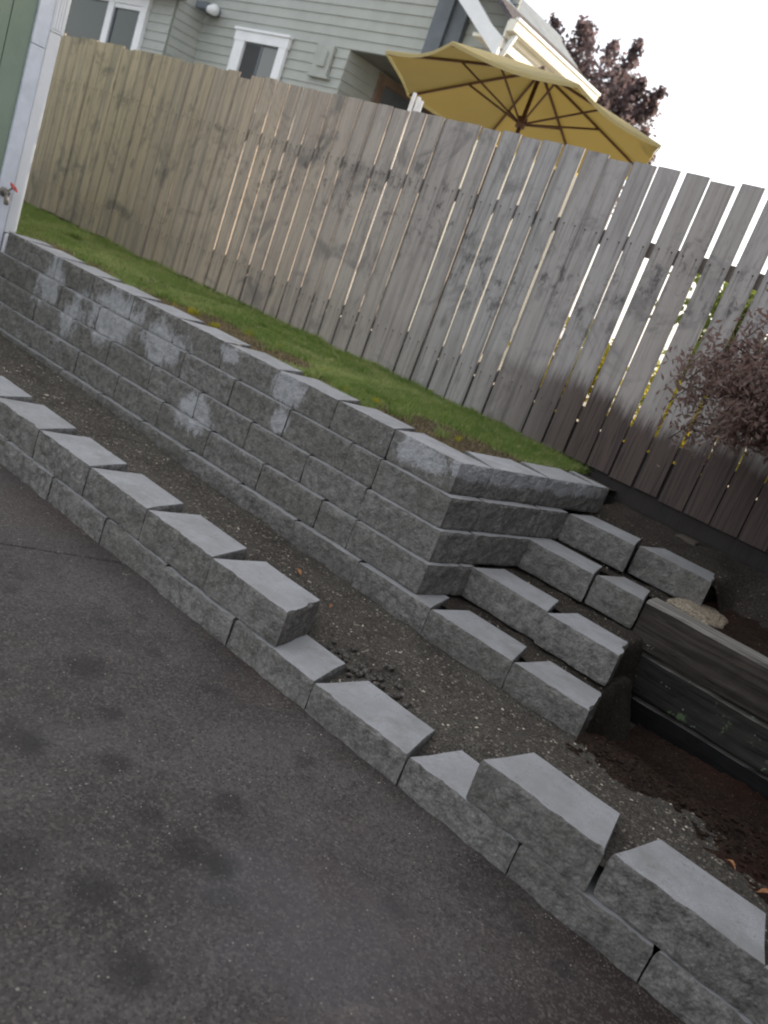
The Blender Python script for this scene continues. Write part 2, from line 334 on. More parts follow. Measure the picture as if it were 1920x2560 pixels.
seedc = [0]
def block(parent, P, ztop, h=.1375, rough=(1, 0, 0, 0), amp=.010, name='block', label=None):
    """P: plan corners front-left, front-right, back-right, back-left; rough edges are split faces"""
    seedc[0] += 1; sd_ = Vector((seedc[0]*3.17, seedc[0]*1.31, 0)); o0 = Vector((P[0][0], P[0][1], ztop))
    pts = []; disp = []
    c = [Vector((p[0], p[1])) for p in P]
    for e in range(4):
        a, b = c[e], c[(e+1) % 4]; d = b-a; L = d.length; nrm = Vector((d.y, -d.x)).normalized()
        n = max(3, int(L/.017)) if rough[e] else (3 if L > .08 else 1)
        for i in range(n):
            t = i/n; q = a + d*t; w = 1.0 if rough[e] else 0.0
            if i == 0 and (rough[e] or rough[e-1]): w = .10 if (rough[e] and rough[e-1]) else .35
            if rough[e] and i > 0:
                if rough[e-1]: w = min(w, .15 + t*L/.05)
                if rough[(e+1) % 4]: w = min(w, .15 + (1-t)*L/.05)
            pts.append((q, nrm if not (i == 0) else (nrm + Vector(((c[e]-c[e-1]).y, -(c[e]-c[e-1]).x)).normalized()).normalized(), w, bool(rough[e])))
    Mn = len(pts); zl = [-h+.002, -h+.012, -h*.8, -h*.66, -h*.52, -h*.38, -h*.24, -.013, -.004, 0.0]; ins = [.006, .001, 0, 0, 0, 0, 0, .0005, .002, .005]
    V = []
    for z, s in zip(zl, ins):
        for q, nn, w, rg in pts:
            v3 = Vector((q.x, q.y, z)) ; k = mnoise.noise(v3*11+sd_)*.9 + mnoise.noise(v3*30+sd_)*.55 + abs(mnoise.noise(v3*19+sd_*3))*.5 - .2
            off = w*(k*amp + .003 - s*.5) - s*(1-w)
            if z > -.013:
                ch_ = max(0.0, mnoise.noise(Vector((q.x, q.y, 0))*17+sd_*2)-.15)*.020 + max(0.0, mnoise.noise(Vector((q.x, q.y, 0))*55+sd_)-.1)*.010
                off -= w*ch_*((z+.013)/.013 if z < 0 else 1)
            if not rg and z > -.005: off -= max(0.0, mnoise.noise(Vector((q.x, q.y, 0))*30+sd_))*.006
            V.append((q.x + nn.x*off - o0.x, q.y + nn.y*off - o0.y, z))
    F = []; mi = []
    for j in range(len(zl)-1):
        for i in range(Mn):
            k = (i+1) % Mn; F.append((j*Mn+i, j*Mn+k, (j+1)*Mn+k, (j+1)*Mn+i)); mi.append(1 if pts[i][3] else 2)
    F.append(tuple(range(Mn))[::-1]); mi.append(2)
    F.append(tuple((len(zl)-1)*Mn+i for i in range(Mn))); mi.append(0)
    ob = new_obj(name, V, F, BM, parent, mi, loc=o0)
    if label: ob['label'] = label
    return ob
def xf(ox, oy, ang):
    ca, sa = math.cos(ang), math.sin(ang)
    return lambda x, y: (ox + x*ca - y*sa, oy + x*sa + y*ca)
def std(x0, x1, y0, ang=0, ox=0, oy=0, depth=.222, tap=.052, gap=.006):
    T = xf(ox, oy, ang); g_ = gap/2
    return [T(x0+g_, y0), T(x1-g_, y0), T(x1-tap, y0+depth), T(x0+tap, y0+depth)]

# ------------------------------------------------------------------ structure: ground sheets
def grid(name, x0, x1, y0, y1, nx, ny, zf, mat, kind='structure', label=None, clip=None):
    V = []; F = []
    for j in range(ny+1):
        for i in range(nx+1):
            x = x0+(x1-x0)*i/nx; y = y0+(y1-y0)*j/ny; V.append((x, y, zf(x, y)))
    for j in range(ny):
        for i in range(nx):
            if clip and not clip(x0+(x1-x0)*(i+.5)/nx, y0+(y1-y0)*(j+.5)/ny): continue
            F.append((j*(nx+1)+i, j*(nx+1)+i+1, (j+1)*(nx+1)+i+1, (j+1)*(nx+1)+i))
    o = new_obj(name, V, F, mat, smooth=True); o['kind'] = kind; return o
ZP = -.105
def fb(x, y, a, f, s=0): return a*(mnoise.noise(Vector((x*f, y*f, s))) + .5*mnoise.noise(Vector((x*f*2.3, y*f*2.3, s+5))))

box('ground', (-80, 80, -60, 2.3, -.6, -.2), M_GROUND)['kind'] = 'structure'
# patio slabs with a sawn joint between them
JX = .62
def slab(name, poly, zt):
    V = [(x, y, -.19) for x, y in poly] + [(x, y, zt) for x, y in poly]; n = len(poly)
    F = [tuple(range(n))[::-1], tuple(range(n, 2*n))] + [(i, (i+1) % n, n+(i+1) % n, n+i) for i in range(n)]
    o = new_obj(name, V, F, M_PATIO); o['kind'] = 'structure'
    md = o.modifiers.new('b', 'BEVEL'); md.width = .006; md.segments = 2; md.limit_method = 'ANGLE'; return o
slab('patio', [(JX+.004, .06), (-.18*1-.35+.004, -2.2), (-3.5, -9), (9, -9), (9, .06)], ZP)
slab('patio', [(JX-.014, .06), (-6, .06), (-6, -9), (-3.52, -9), (-.551, -2.2)], ZP-.004)

CP = [(-2.6, .2, .125), (-2.6, .75, .125), (-1.2, .25, .11), (-1.2, .7, .10), (-.5, .7, .08), (-.5, .25, .10), (-.1, .7, .05), (.1, .25, .095), (.3, .7, .045), (.5, .25, .085),
      (.9, .25, .07), (.9, .68, .03), (1.2, .28, .055), (1.3, .6, .02), (1.47, .24, -.03), (1.62, .24, -.045), (1.78, .26, -.03), (1.6, .4, .01), (1.95, .26, .0), (2.0, .65, .015), (2.2, .3, .03), (2.3, .62, .03),
      (2.45, .28, .10), (2.8, .28, .105), (3.3, .28, .105), (4.2, .3, .1), (2.7, .55, .085), (3.1, .55, .08), (2.5, .7, .03), (2.9, .8, .03), (2.6, 1.1, -.10), (3.2, 1.2, -.12), (2.3, 1.2, -.12), (4, 1.2, -.1), (4.2, .7, .06)]
CA = np.array(CP)
def bedz(x, y):
    d = ((CA[:, 0]-x)**2*1.0 + (CA[:, 1]-y)**2*1.6) + .002; w = 1/d**1.7
    z = float((w*CA[:, 2]).sum()/w.sum()) + fb(x, y, .006, 9) + fb(x, y, .004, 26)
    if 1.40 < x < 2.27 and y < .25: z = min(z, -.006 - .3*(.25-y))
    return z
def in_bed(x, y): return y < .9 or x > 2.1
grid('planting_bed', -2.6, 4.6, .03, 1.45, 300, 60, bedz, M_SOIL, clip=in_bed)
def mulchz(x, y):
    m = (y - .42 - .6*max(0, min(1, (3.1-x)*.5)) - fb(x, y, .10, 4) - fb(x, y, .05, 14))*.22
    return bedz(x, y) + max(-.03, min(.014, m)) + fb(x, y, .010, 22, 3) + fb(x, y, .006, 60, 3)
def mulch_clip(x, y): return y > .40 + .6*max(0, min(1, (3.1-x)*.5)) + fb(x, y, .14, 5)
o = grid('bark_mulch_bed', 2.26, 4.6, .3, 1.45, 160, 80, mulchz, M_MULCH, kind='stuff')
tag(o, 'red brown bark mulch sloping down to the dark timber wall', 'mulch', kind='stuff')
# soil on each step behind the block rows
def step(x0, x1, y0, y1, z, mat=M_DARKSOIL, nx=90, ny=14, sl=0.0):
    o = grid('terrace_soil', x0, x1, y0, y1, nx, ny, lambda x, y: z + sl*(y-y0) + fb(x, y, .010, 8, z) + fb(x, y, .006, 30, z) - (z+.24)*min(1.0, max(0.0, (x-(x1-.15))/.15)**1.1 + max(0.0, min(1.0, (x-(x1-.13))/.05))*max(0.0, 1-(y-y0)/.38)) - (.02*abs(mnoise.noise(Vector((x*20, y*20, 3)))) if x > x1-.13 else 0), mat); return o
step(1.40, 2.34, .86, 1.30, .122)
step(1.40, 2.28, 1.15, 1.62, .256)
step(1.42, 2.26, 1.56, 1.95, .394)
cl01 = lambda v: max(0.0, min(1.0, v))
grid('terrace_soil', 1.48, 5.0, 1.78, 2.36, 170, 28, lambda x, y: .522 + .14*(y-1.8) - .125*cl01((x-2.22)/.08)*(1-cl01((y-1.82)/.3)) + fb(x, y, .010, 8, 1) + fb(x, y, .006, 30, 2), M_DARKSOIL)
def upz(x, y): return .385 + .10*(y-1.45) + .12*max(0, y-1.8) + fb(x, y, .014, 6, 2) + fb(x, y, .008, 28, 1)
grid('terrace_soil', 2.2, 5.0, 1.50, 2.34, 90, 40, upz, M_MULCH)
def lawnz(x, y): return .662 + fb(x, y, .012, 2.5, 4) - .03*max(0, (x-.7)) + .0*y
def in_lawn(x, y): return (y > 1.02 or x < -2.42) and x < 1.22 + .19*(y-1)
grid('lawn_soil', -6.6, 1.5, .86, 2.42, 200, 44, lawnz, M_DARKSOIL, clip=in_lawn)
# neighbour side ground
yd = [(-90, 2.72), (-9, 2.72), (-5.6, 2.54), (4.6, 2.22), (90, 2.22), (90, 140), (-90, 140)]
new_obj('neighbour_yard', [(x, y, .60) for x, y in yd] + [(x, y, -.3) for x, y in yd], [(0, 1, 2, 3, 4, 5, 6)] + [(i, i+7, (i+1) % 7+7, (i+1) % 7) for i in range(7)], M_YARD)['kind'] = 'structure'

# ------------------------------------------------------------------ low kerb wall beside the patio
W = .4064; H = .1375
low = thing('low_block_wall', 'low grey split-face block wall, two courses with a gap, along the dark patio edge', 'retaining wall', (0, 0, ZP))
low_parent_z = Vector((0, 0, ZP))
for i in range(-6, 11):
    under(low, block(None, std(i*W+.0, (i+1)*W, fb(i, 0, .006, .7)), 0.0 + fb(i, 1, .0016, .9)))
for i in list(range(-6, 4)) + [6, 7, 8, 9]:
    x0 = (i-.5)*W; yj = .012 + fb(i, 3, .005, .8)
    if i == 3:
        under(low, block(None, [(x0+.003, yj), (x0+W-.004, yj), (x0+W-.052, yj+.222), (x0+.052, yj+.222)], H, rough=(1, 1, 0, 0), amp=.008))
    else:
        xr = {6: .02, 7: .035}.get(i, 0); 
        under(low, block(None, std(x0+xr*.3, x0+W+xr*.3-(.004 if i == 6 else 0), yj, fb(i, 7, .012, .8) if i > 5 else 0, 0, 0), H, amp=.012))

# ------------------------------------------------------------------ tall wall with the lawn on top
Z0 = .132
tall = thing('tall_block_wall', 'tall grey split-face block retaining wall below the grass strip, turning a corner', 'retaining wall', (0, .8, ZP))
def tb(*a, **k): return under(tall, block(None, *a, **k))
FY = {1: .738, 2: .772, 3: .802, 4: .828, 5: .862}
CX = {2: 1.416, 3: 1.397, 4: 1.371, 5: 1.333}
CW = {2: .41, 3: .415, 4: .389, 5: .358}
XL = {1: -2.44, 2: -2.44, 3: -2.43, 4: -2.42, 5: -2.38}
RA = math.radians(79.5)           # direction of the return
END = {2: .30, 3: .61, 4: .83, 5: 1.115}
first = {2: .205, 3: .365, 4: .18, 5: .345}
for k in range(1, 6):
    y = FY[k]; zt = Z0 + (k-1)*H
    if k == 1:
        edges = [1.521]
        while edges[-1] - .4 > XL[1]: edges.append(edges[-1]-.4)
        edges.append(XL[1]); edges = edges[::-1] + [1.921, 2.252]
        for a, b in zip(edges, edges[1:]):
            if b-a < .06: continue
            tb([(a+.002, y), (b-.002, y), (b-min(.05, (b-a)*.2), y+.215), (a+min(.05, (b-a)*.2), y+.215)], zt, rough=(1, 1 if b > 2.2 else 0, 0, 0), amp=.010)
        continue
    cx = CX[k]; x = cx-CW[k]
    dx, dy = math.cos(RA), math.sin(RA)
    D = .205
    tb([(x+.002, y), (cx, y), (cx+dx*D, y+dy*D), (x+.002, y+D)], zt, rough=(1, 1, 0, 0), amp=.007)
    e = [x, x-first[k]]
    while e[-1] - .4 > XL[k]: e.append(e[-1]-.4)
    e.append(XL[k]); e = e[::-1]
    for a, b in zip(e, e[1:]):
        if b-a < .05: continue
        wv = fb(a, k, .006, 1.3)
        tp = min(.052, (b-a)*.18)
        tb([(a+.003, y+wv), (b-.003, y+wv), (b-tp, y+.222+wv), (a+tp, y+.222+wv)], zt + (fb(a, k, .002, 2)), amp=.009)
    # return
    s = D
    T = xf(cx, y, RA)
    while s < END[k]-.03:
        e_ = min(s+.4, END[k])
        if END[k]-e_ < .1: e_ = END[k]
        last = e_ >= END[k]-1e-4
        q = [T(s+.002, 0), T(e_-.002, 0), T(e_-(.03 if last else .04), .215), T(s+.04, .215)]
        tb(q, zt, rough=(1, 1 if (last and k == 5) else 0, 0, 0), amp=.007); s = e_

# ------------------------------------------------------------------ stepped rows right of the corner
rows = [(2, [(1.462, 1.85), (1.85, 2.186)], [1.045, 1.022], 'lower middle'),
        (3, [(1.468, 1.841), (1.842, 2.074)], [1.385, 1.405], ''),
        (4, [(1.521, 1.86), (1.862, 2.216)], [1.64, 1.715], '')]
labs = {2: 'stepped row of two grey blocks directly above the lowest row, beside the wall corner',
        3: 'stepped row of two grey blocks that runs into the weathered timber beam',
        4: 'uppermost stepped row of two grey blocks, nearest the fence'}
for k, xs, ys, _ in rows:
    zt = Z0 + (k-1)*H - .001
    t = thing('stepped_block_row', labs[k], 'block row', (xs[0][0], ys[0], zt-H))
    for j, ((a, b), y) in enumerate(zip(xs, ys)):
        r_ = (1, 1 if (j == 1 and k != 3) else 0, 0, 0)
        tpl = .045 if j or k == 2 else .03
        dy = .03 if k == 4 and j == 0 else 0
        under(t, block(None, [(a+.002, y), (b-.002, y+dy), (b-.05, y+.21+dy), (a+tpl, y+.21)], zt, rough=r_, amp=.009))

# ------------------------------------------------------------------ timber sleepers
tim = thing('timber_retaining_wall', 'dark mossy timber sleeper wall with pale weathered top at the right edge', 'timber wall', (2.08, 1.42, -.2))
def beam(x0, x1, y0, y1, z0, z1, mat, sd_):
    nx = 60; prof = [(y0, z0+.012), (y0, (z0*2+z1)/3), (y0, (z0+z1*2)/3), (y0+.002, z1-.012), (y0+.014, z1), (y0+.06, z1+.001), (y1-.03, z1), (y1, z1-.012), (y1, z0+.01), (y0+.01, z0)]
    V = []; F = []; n = len(prof)
    for i in range(nx+1):
        x = x0+(x1-x0)*i/nx
        for j, (y, z) in enumerate(prof):
            V.append((x, y + .006*mnoise.noise(Vector((x*5, z*30, sd_))) + .004*mnoise.noise(Vector((x*19, z*60, sd_))), z + .005*mnoise.noise(Vector((x*4, y*30, sd_+3)))))
    for i in range(nx):
        for j in range(n):
            k = (j+1) % n; F.append((i*n+j, (i+1)*n+j, (i+1)*n+k, i*n+k))
    F.append(tuple(range(n))); F.append(tuple(nx*n+j for j in range(n))[::-1])
    return under(tim, new_obj('timber', V, F, mat))
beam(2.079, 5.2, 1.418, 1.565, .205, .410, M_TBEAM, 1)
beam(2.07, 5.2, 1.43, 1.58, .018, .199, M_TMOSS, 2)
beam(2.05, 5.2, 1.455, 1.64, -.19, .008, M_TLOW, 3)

# ------------------------------------------------------------------ picket fence
fence = thing('picket_fence', 'long weathered grey board fence behind the grass, tan at its left end, gappy at right', 'fence', (-.22, 2.317, .6))
def fy(x): return 2.317 - .0318*(x+.2231)
gapw = {9: .034, 11: .030, 12: .036, 13: .03, 14: .010, 10: .010, 6: .002, 0: .014, -1: .003, 7: .013, 8: .014, 4: .020}
def gap(k):
    if k in gapw: return gapw[k]
    if k < -14: return .0028
    if k < 0: return .0155 + .003*math.sin(k*2.1)
    return (.0165 if k < 9 else .006) + .002*math.sin(k*1.7)
for k in range(-37, 31):
    gl, gr = gap(k)/2, gap(k+1)/2
    xc0 = -.2231+.146*k+gl; xc1 = -.2231+.146*(k+1)-gr
    y0 = fy((xc0+xc1)/2); zt = 2.240+rng.uniform(-.007, .007) - (.012 if rng.random() < .12 else 0); zb = .688+rng.uniform(-.012, .012) + (.0 if xc0 < 1 else .006)
    if k == -16: zt -= .03
    ns = 8; V = []; F = []; ph = rng.uniform(0, 6); bow = rng.uniform(-.003, .003); cup = rng.uniform(-.002, .003); yo = rng.uniform(-.004, .004)
    tz = rng.uniform(-.0015, .0015)
    th = .0135
    for i in range(ns+1):
        t = i/ns; z = zb+(zt-zb)*t; sx = tz*(t-.5) + .0012*math.sin(ph+t*5)
        yy = y0 + yo + bow*math.sin(t*math.pi)
        # pickets hug at the foot, open at the top where the gap is wide
        wl = gl*0 + (max(0, gap(k)-.014)*.45*(1-t) if gap(k) > .016 else 0); wr = (max(0, gap(k+1)-.014)*.45*(1-t) if gap(k+1) > .016 else 0)
        a, b = xc0-wl+sx, xc1+wr+sx; m_ = (a+b)/2
        sl_ = -.0318
        def Y(x): return yy + sl_*(x-m_)
        V += [(a, Y(a)+.0015, z), (m_, Y(m_)+cup, z), (b, Y(b)+.0015, z), (b, Y(b)+th, z), (m_, Y(m_)+th+cup, z), (a, Y(a)+th, z)]
    for i in range(ns):
        for j in range(6):
            q = (j+1) % 6; F.append((i*6+j, i*6+q, (i+1)*6+q, (i+1)*6+j))
    F.append((5, 4, 3, 2, 1, 0)); F.append(tuple(ns*6+j for j in range(6)))
    ox = (xc0+xc1)/2
    V = [(x-ox, y-y0, z-zb) for x, y, z in V]
    p_ = under(fence, new_obj('picket', V, F, M_PICKET, loc=(ox, y0, zb)))
def rail(name, z0, z1, dy0, dy1, x0=-5.6, x1=4.3, mat=M_RAIL):
    V = [(x, fy(x)+d, z) for z in (z0, z1) for x, d in ((x0, dy0), (x1, dy0), (x1, dy1), (x0, dy1))]
    return under(fence, new_obj(name, V, BOXF, mat))
rail('rail', 1.80, 1.875, .020, .058)
rail('rail', .90, .975, .020, .058)
rail('kickboard', .60, .885, .022, .05, mat=M_DAMP)
for x in (-4.95, -2.56, -.125, 2.3, 4.1):
    y = fy(x)
    under(fence, box('post', (x-.045, x+.045, y+.062, y+.15, -.1, 2.16), M_RAIL))
# soil-side boards under the pickets at the right
kb = rail('kickboard', .40, .60, .012, .045, .9, 4.3, M_DAMP)
box('footing_block', (0, .11, 0, .09, 0, .17), plain('pale_footing', (.12, .105, .085), .9, .2, .2), None, loc=(1.86, 2.17, .42), bevel=.01)
tag(bpy.data.objects['footing_block'], 'short stubby pale brown post stub below the fence boards', 'post stub')

# ------------------------------------------------------------------ lawn
def blades(name, n, fn, mat, h0, h1, w, label, cat='grass'):
    xs = []; 
    while len(xs) < n:
        p = fn()
        if p is not None: xs.append(p)
    A = np.array(xs); n = len(A); ang = nr.uniform(0, 2*np.pi, n); lean = nr.normal(0, .45, (n, 2)); hh = nr.uniform(h0, h1, n)*A[:, 3]
    ww = nr.uniform(.6, 1.3, n)*w
    dx, dy = np.cos(ang)*ww, np.sin(ang)*ww
    V = np.empty((n*5, 3)); b = A[:, :3]
    V[0::5] = b + np.stack([dx, dy, 0*dx], 1); V[1::5] = b - np.stack([dx, dy, 0*dx], 1)
    mid = b + np.stack([lean[:, 0]*hh*.35, lean[:, 1]*hh*.35, hh*.55], 1)
    V[2::5] = mid - .8*np.stack([dx, dy, 0*dx], 1); V[3::5] = mid + .8*np.stack([dx, dy, 0*dx], 1)
    V[4::5] = b + np.stack([lean[:, 0]*hh, lean[:, 1]*hh, hh*(1-.25*np.abs(lean).sum(1))], 1)
    me = bpy.data.meshes.new(name); me.vertices.add(n*5); me.vertices.foreach_set('co', V.ravel())
    i = np.arange(n)*5; tri = np.stack([i, i+1, i+2, i, i+2, i+3, i+3, i+2, i+4], 1).ravel()
    me.loops.add(len(tri)); me.loops.foreach_set('vertex_index', tri); me.polygons.add(len(tri)//3)
    me.polygons.foreach_set('loop_start', np.arange(len(tri)//3)*3); me.materials.append(mat); me.update(); me.validate()
    o = bpy.data.objects.new(name, me); COL.objects.link(o); tag(o, label, cat, kind='stuff'); return o
def lawn_dens(x, y):
    # thin worn strip beside the wall caps, lush beside the fence
    e = (y-1.08)/1.2
    d = .22 + .95*e + fb(x, y, .7, 1.3, 3) + fb(x, y, .4, 6, 1)
    if x > .5: d -= (x-.5)*.5
    if x < -2: d += .4
    d -= (1.2+fb(x, y, 1.1, 5, 8))*math.exp(-((x+.45)/.7)**2 - ((y-1.2)/.24)**2) - .35*math.exp(-((x-.2)/.5)**2) + .8*math.exp(-((x+2.3)/.5)**2 - ((y-1.15)/.15)**2) + 1.1*math.exp(-((x-.85)/.3)**2 - ((y-1.35)/.25)**2)
    return d
def gp():
    # denser sampling nearer to the camera
    x = rng.uniform(-5.6, 1.35) if rng.random() < .55 else rng.uniform(-1.6, 1.3); y = rng.uniform(.9, 2.33)
    if y < 1.06 and x > -2.42: return None
    if x > 1.12+.12*(y-1.06): return None
    d = lawn_dens(x, y)
    if rng.random() > d: return None
    return (x, y, lawnz(x, y)-.004, .75+min(.5, .35*d)+ (.25 if y > 2.2 else 0))
blades('lawn', 110000, gp, M_GRASS, .020, .052, .0022, 'narrow strip of short green grass between the tall wall and the fence')
def tf():
    if not tuft or rng.random() < .012: tuft[:] = [rng.uniform(-4.5, 1.1), rng.uniform(1.1, 2.3)] if rng.random() < .5 else [rng.uniform(-4.5, 1.1), 2.28]
    x, y = tuft[0]+rng.gauss(0, .022), tuft[1]+rng.gauss(0, .018)
    return (x, min(y, 2.45), lawnz(x, y)-.004, rng.uniform(.7, 1.2))
tuft = []
blades('grass_tufts', 9000, tf, M_GRASS, .05, .085, .002, 'taller tufts of grass standing out of the lawn and along the foot of the fence')
def wd():
    if not weed or rng.random() < .05: weed[:] = [rng.uniform(-1.2, 1.05), rng.uniform(1.1, 1.5)]
    x, y = weed[0]+rng.gauss(0, .012), weed[1]+rng.gauss(0, .012)
    return (x, y, lawnz(x, y), rng.uniform(.7, 1.1))
weed = []
blades('yellow_weeds', 260, wd, M_YELLOW, .03, .055, .003, 'small yellow weeds in the grass close behind the wall caps', 'weeds')
def sp():
    x = rng.uniform(-4, 1.25); y = rng.uniform(1.05, 1.8)
    if rng.random() < lawn_dens(x, y)*1.05: return None
    return (x, y, lawnz(x, y)-.003, rng.uniform(.5, 1))
blades('dry_grass', 30000, sp, M_STRAW, .008, .026, .0016, 'thin straw coloured dry grass just behind the wall caps')

# ------------------------------------------------------------------ gravel, drain rock, leaves
def pebbles(name, n, fn, r0, r1, mat, label, cat, flat=.6):
    ico = bmesh.new(); bmesh.ops.create_icosphere(ico, subdivisions=1, radius=1); bv = np.array([v.co[:] for v in ico.verts]); bf = np.array([[v.index for v in f.verts] for f in ico.faces]); ico.free()
    V = []; F = []; c = 0
    while c < n:
        p = fn()
        if p is None: continue
        r = rng.uniform(r0, r1)**1.0; s = np.array([r*rng.uniform(.7, 1.4), r*rng.uniform(.7, 1.4), r*flat*rng.uniform(.7, 1.2)])
        a = rng.uniform(0, 6.28); R = np.array([[math.cos(a), -math.sin(a), 0], [math.sin(a), math.cos(a), 0], [0, 0, 1]])
        v = (bv*(1+nr.uniform(-.18, .18, (len(bv), 1)))*s) @ R.T + np.array(p); V.append(v); F.append(bf+c*len(bv)); c += 1
    V = np.concatenate(V); F = np.concatenate(F)
    o = new_obj(name, V.tolist(), F.tolist(), mat, smooth=False); tag(o, label, cat, kind='stuff'); return o
def pebmat():
    N = NT("mixed_pebbles", .8, .25); P = N.pos(); v = N.n('ShaderNodeTexVoronoi'); N.l(P, v.inputs[0]); v.inputs['Scale'].default_value = 40
    r = N.sep(v.outputs[1]); c = N.mix(r[0], (.08, .07, .06), (.24, .21, .17)); c = N.mix(N.ramp(r[1], .9, .95), c, (.5, .45, .36)); N.col(c); return N.m
M_PEB = pebmat()
M_DROCK = soil('dark_drain_rock', (.11, .10, .09), (.19, .175, .155), (.35, .28, .2), .12, None, 18)
def pb():
    x = rng.uniform(-2.2, 3.6); y = rng.uniform(.16, .74)
    if y > .72 and x < 2.2: return None
    return (x, y, bedz(x, y)+.0)
pebbles('bed_gravel', 5200, pb, .002, .0062, M_PEB, 'small gravel scattered over the soil of the planting bed', 'gravel')
def pt_():
    x = rng.uniform(1.5, 2.2); r_ = rng.random(); y = rng.uniform(.85, 2.0)
    for (a, b, z) in ((.95, 1.02, .124), (1.24, 1.4, .258), (1.6, 1.7, .396), (1.88, 2.0, .54)):
        if a < y < b: return (x, y, z)
    return None
pebbles('step_gravel', 260, pt_, .002, .005, M_PEB, 'small gravel lying on the soil steps behind the stepped blocks', 'gravel')
def gr():
    x = rng.gauss(1.60, .12); y = rng.gauss(.27, .05)
    if not 1.40 < x < 1.85 or y < .2 or y > .4: return None
    if x < 1.44 and y < .27: return None
    return (x, y, bedz(x, y)+.010)
pebbles('drain_rock_pile', 60, gr, .008, .016, M_DROCK, 'loose dark drain rocks spilled into the gap left by the missing blocks', 'drain rock', .75)
def mc():
    x = rng.uniform(2.3, 3.6); y = rng.uniform(.35, 1.1)
    if not mulch_clip(x, y): return None
    return (x, y, mulchz(x, y)+.003)
pebbles('bark_chips', 1500, mc, .004, .011, M_MULCH, 'loose reddish bark chips lying on the mulch bed', 'bark', .35)
def pp():
    x = rng.uniform(-.5, 3.3); y = rng.uniform(-1.5, -.03) if rng.random() < .4 else -.015-abs(rng.gauss(0, .03))
    return (x, y, ZP+.001)
pebbles('patio_grit', 900, pp, .0008, .0024, M_PEB, 'fine grit scattered over the dark patio', 'grit')

leaf_spots = [(1.02, .50, 'curled orange brown leaf beside the soil, left of the last upper block'), (1.28, .43, 'curled tan leaf on the soil behind the last upper kerb block'),
              (1.68, .21, 'rounded orange brown leaf among the drain rocks in the gap'), (2.87, .42, 'pale yellow leaf on the mulch by the black timber'),
              (2.98, .40, 'small orange leaf on the bark mulch at the right edge')]
for x, y, lab in leaf_spots:
    V = []; a0 = rng.uniform(0, 6); L = rng.uniform(.018, .028)
    prof = [(0, 0), (.25, .28), (.5, .36), (.75, .24), (1, 0)]
    for t, w in prof:
        for s in (-1, 0, 1):
            u, v = (t-.5)*2*L, s*w*L; V.append((u*math.cos(a0)-v*math.sin(a0), u*math.sin(a0)+v*math.cos(a0), .006 + abs(s)*w*L*.5 + .01*math.sin(t*3)))
    F = []
    for i in range(4):
        for j in range(2): F.append((i*3+j, i*3+j+1, (i+1)*3+j+1, (i+1)*3+j))
    o = new_obj('fallen_leaf', V, F, M_LEAF_DRY, loc=(x, y, max(bedz(x, y), -.05)+.004))
    md = o.modifiers.new('s', 'SOLIDIFY'); md.thickness = .0008
    tag(o, lab, 'leaf', 'dry leaves in the planting bed')

# flat mossy stone
V = []; F = []
outl = [(2.11, 1.60), (2.20, 1.57), (2.30, 1.565), (2.345, 1.64), (2.33, 1.76), (2.27, 1.85), (2.17, 1.80), (2.12, 1.70)]
cx_, cy_ = 2.22, 1.69
nO = len(outl)
for s, z in ((1.03, -.04), (1.05, -.006), (1.0, .004), (.8, .006), (.74, .014)):
    for i, (x, y) in enumerate(outl): V.append(((x-cx_)*s*(1+.04*math.sin(i*2.3+z*90)), (y-cy_)*s, z+.004*math.sin(i*1.9)))
for j in range(4):
    for i in range(nO): F.append((j*nO+i, j*nO+(i+1) % nO, (j+1)*nO+(i+1) % nO, (j+1)*nO+i))
F.append(tuple(4*nO+i for i in range(nO))); F.append(tuple(range(nO))[::-1])
o = new_obj('flagstone', V, F, M_STONE, loc=(cx_, cy_, .412)); tag(o, 'pale tan mossy flagstone lying behind the timber top beside the blocks', 'stone')

# ------------------------------------------------------------------ own house corner at the left
HX = -2.45
hs = thing('green_house_corner', 'sage green house wall with white corner board and downspout at the left edge', 'house', (HX, .8, ZP))
def hb(name, b, mat, bev=0.0): return under(hs, box(name, b, mat, bevel=bev))
hb('wall', (HX-4, HX-.02, -4, .84, -.1, 3.6), M_GREEN)
yy = .767
hb('siding_panel', (HX-.02, HX, .628, .765, .05, 3.6), M_GREEN)
y_ = .622
while y_ > -2.5:
    hb('siding_panel', (HX-.02, HX, y_-.196, y_, .05, 3.6), M_GREEN); y_ -= .203
hb('corner_board', (HX-.018, HX+.020, .768, .857, 1.785, 3.6), M_WHITE2, .003)
hb('corner_board', (HX-.018, HX+.020, .768, .857, .02, 1.782), M_WHITE2, .003)
dsp = hb('downspout', (HX-.03, HX+.012, .862, .944, .66, 1.90), M_WHITE, .008)
up = hb('downspout', (HX-.03, HX+.018, .860, .952, 1.89, 3.6), M_WHITE, .008)
for i in range(4):
    o = box('rib', (HX+.016, HX+.023, .872+i*.018, .881+i*.018, 1.91, 3.6), M_WHITE); under(up, o)
hb('drain_boot', (HX-.03, HX+.03, .872, .962, -.1, .66), M_WHITE, .008)
fc = thing('hose_faucet', 'outdoor hose faucet with red wheel handle on the white corner board', 'faucet', (HX+.02, .80, .90))
def cyl(name, a, b, r, mat, parent, seg=14, r1=None):
    o = tube(name, [a, b], r, mat, parent, seg, r1); return under(parent, o)
cyl('flange', (HX+.018, .797, .905), (HX+.028, .797, .905), .028, M_METAL, fc)
cyl('spout_body', (HX+.02, .797, .905), (HX+.085, .797, .905), .014, M_METAL, fc)
cyl('outlet', (HX+.07, .797, .905), (HX+.10, .790, .84), .014, M_METAL, fc)
cyl('stem', (HX+.055, .797, .905), (HX+.085, .815, .945), .006, M_METAL, fc)
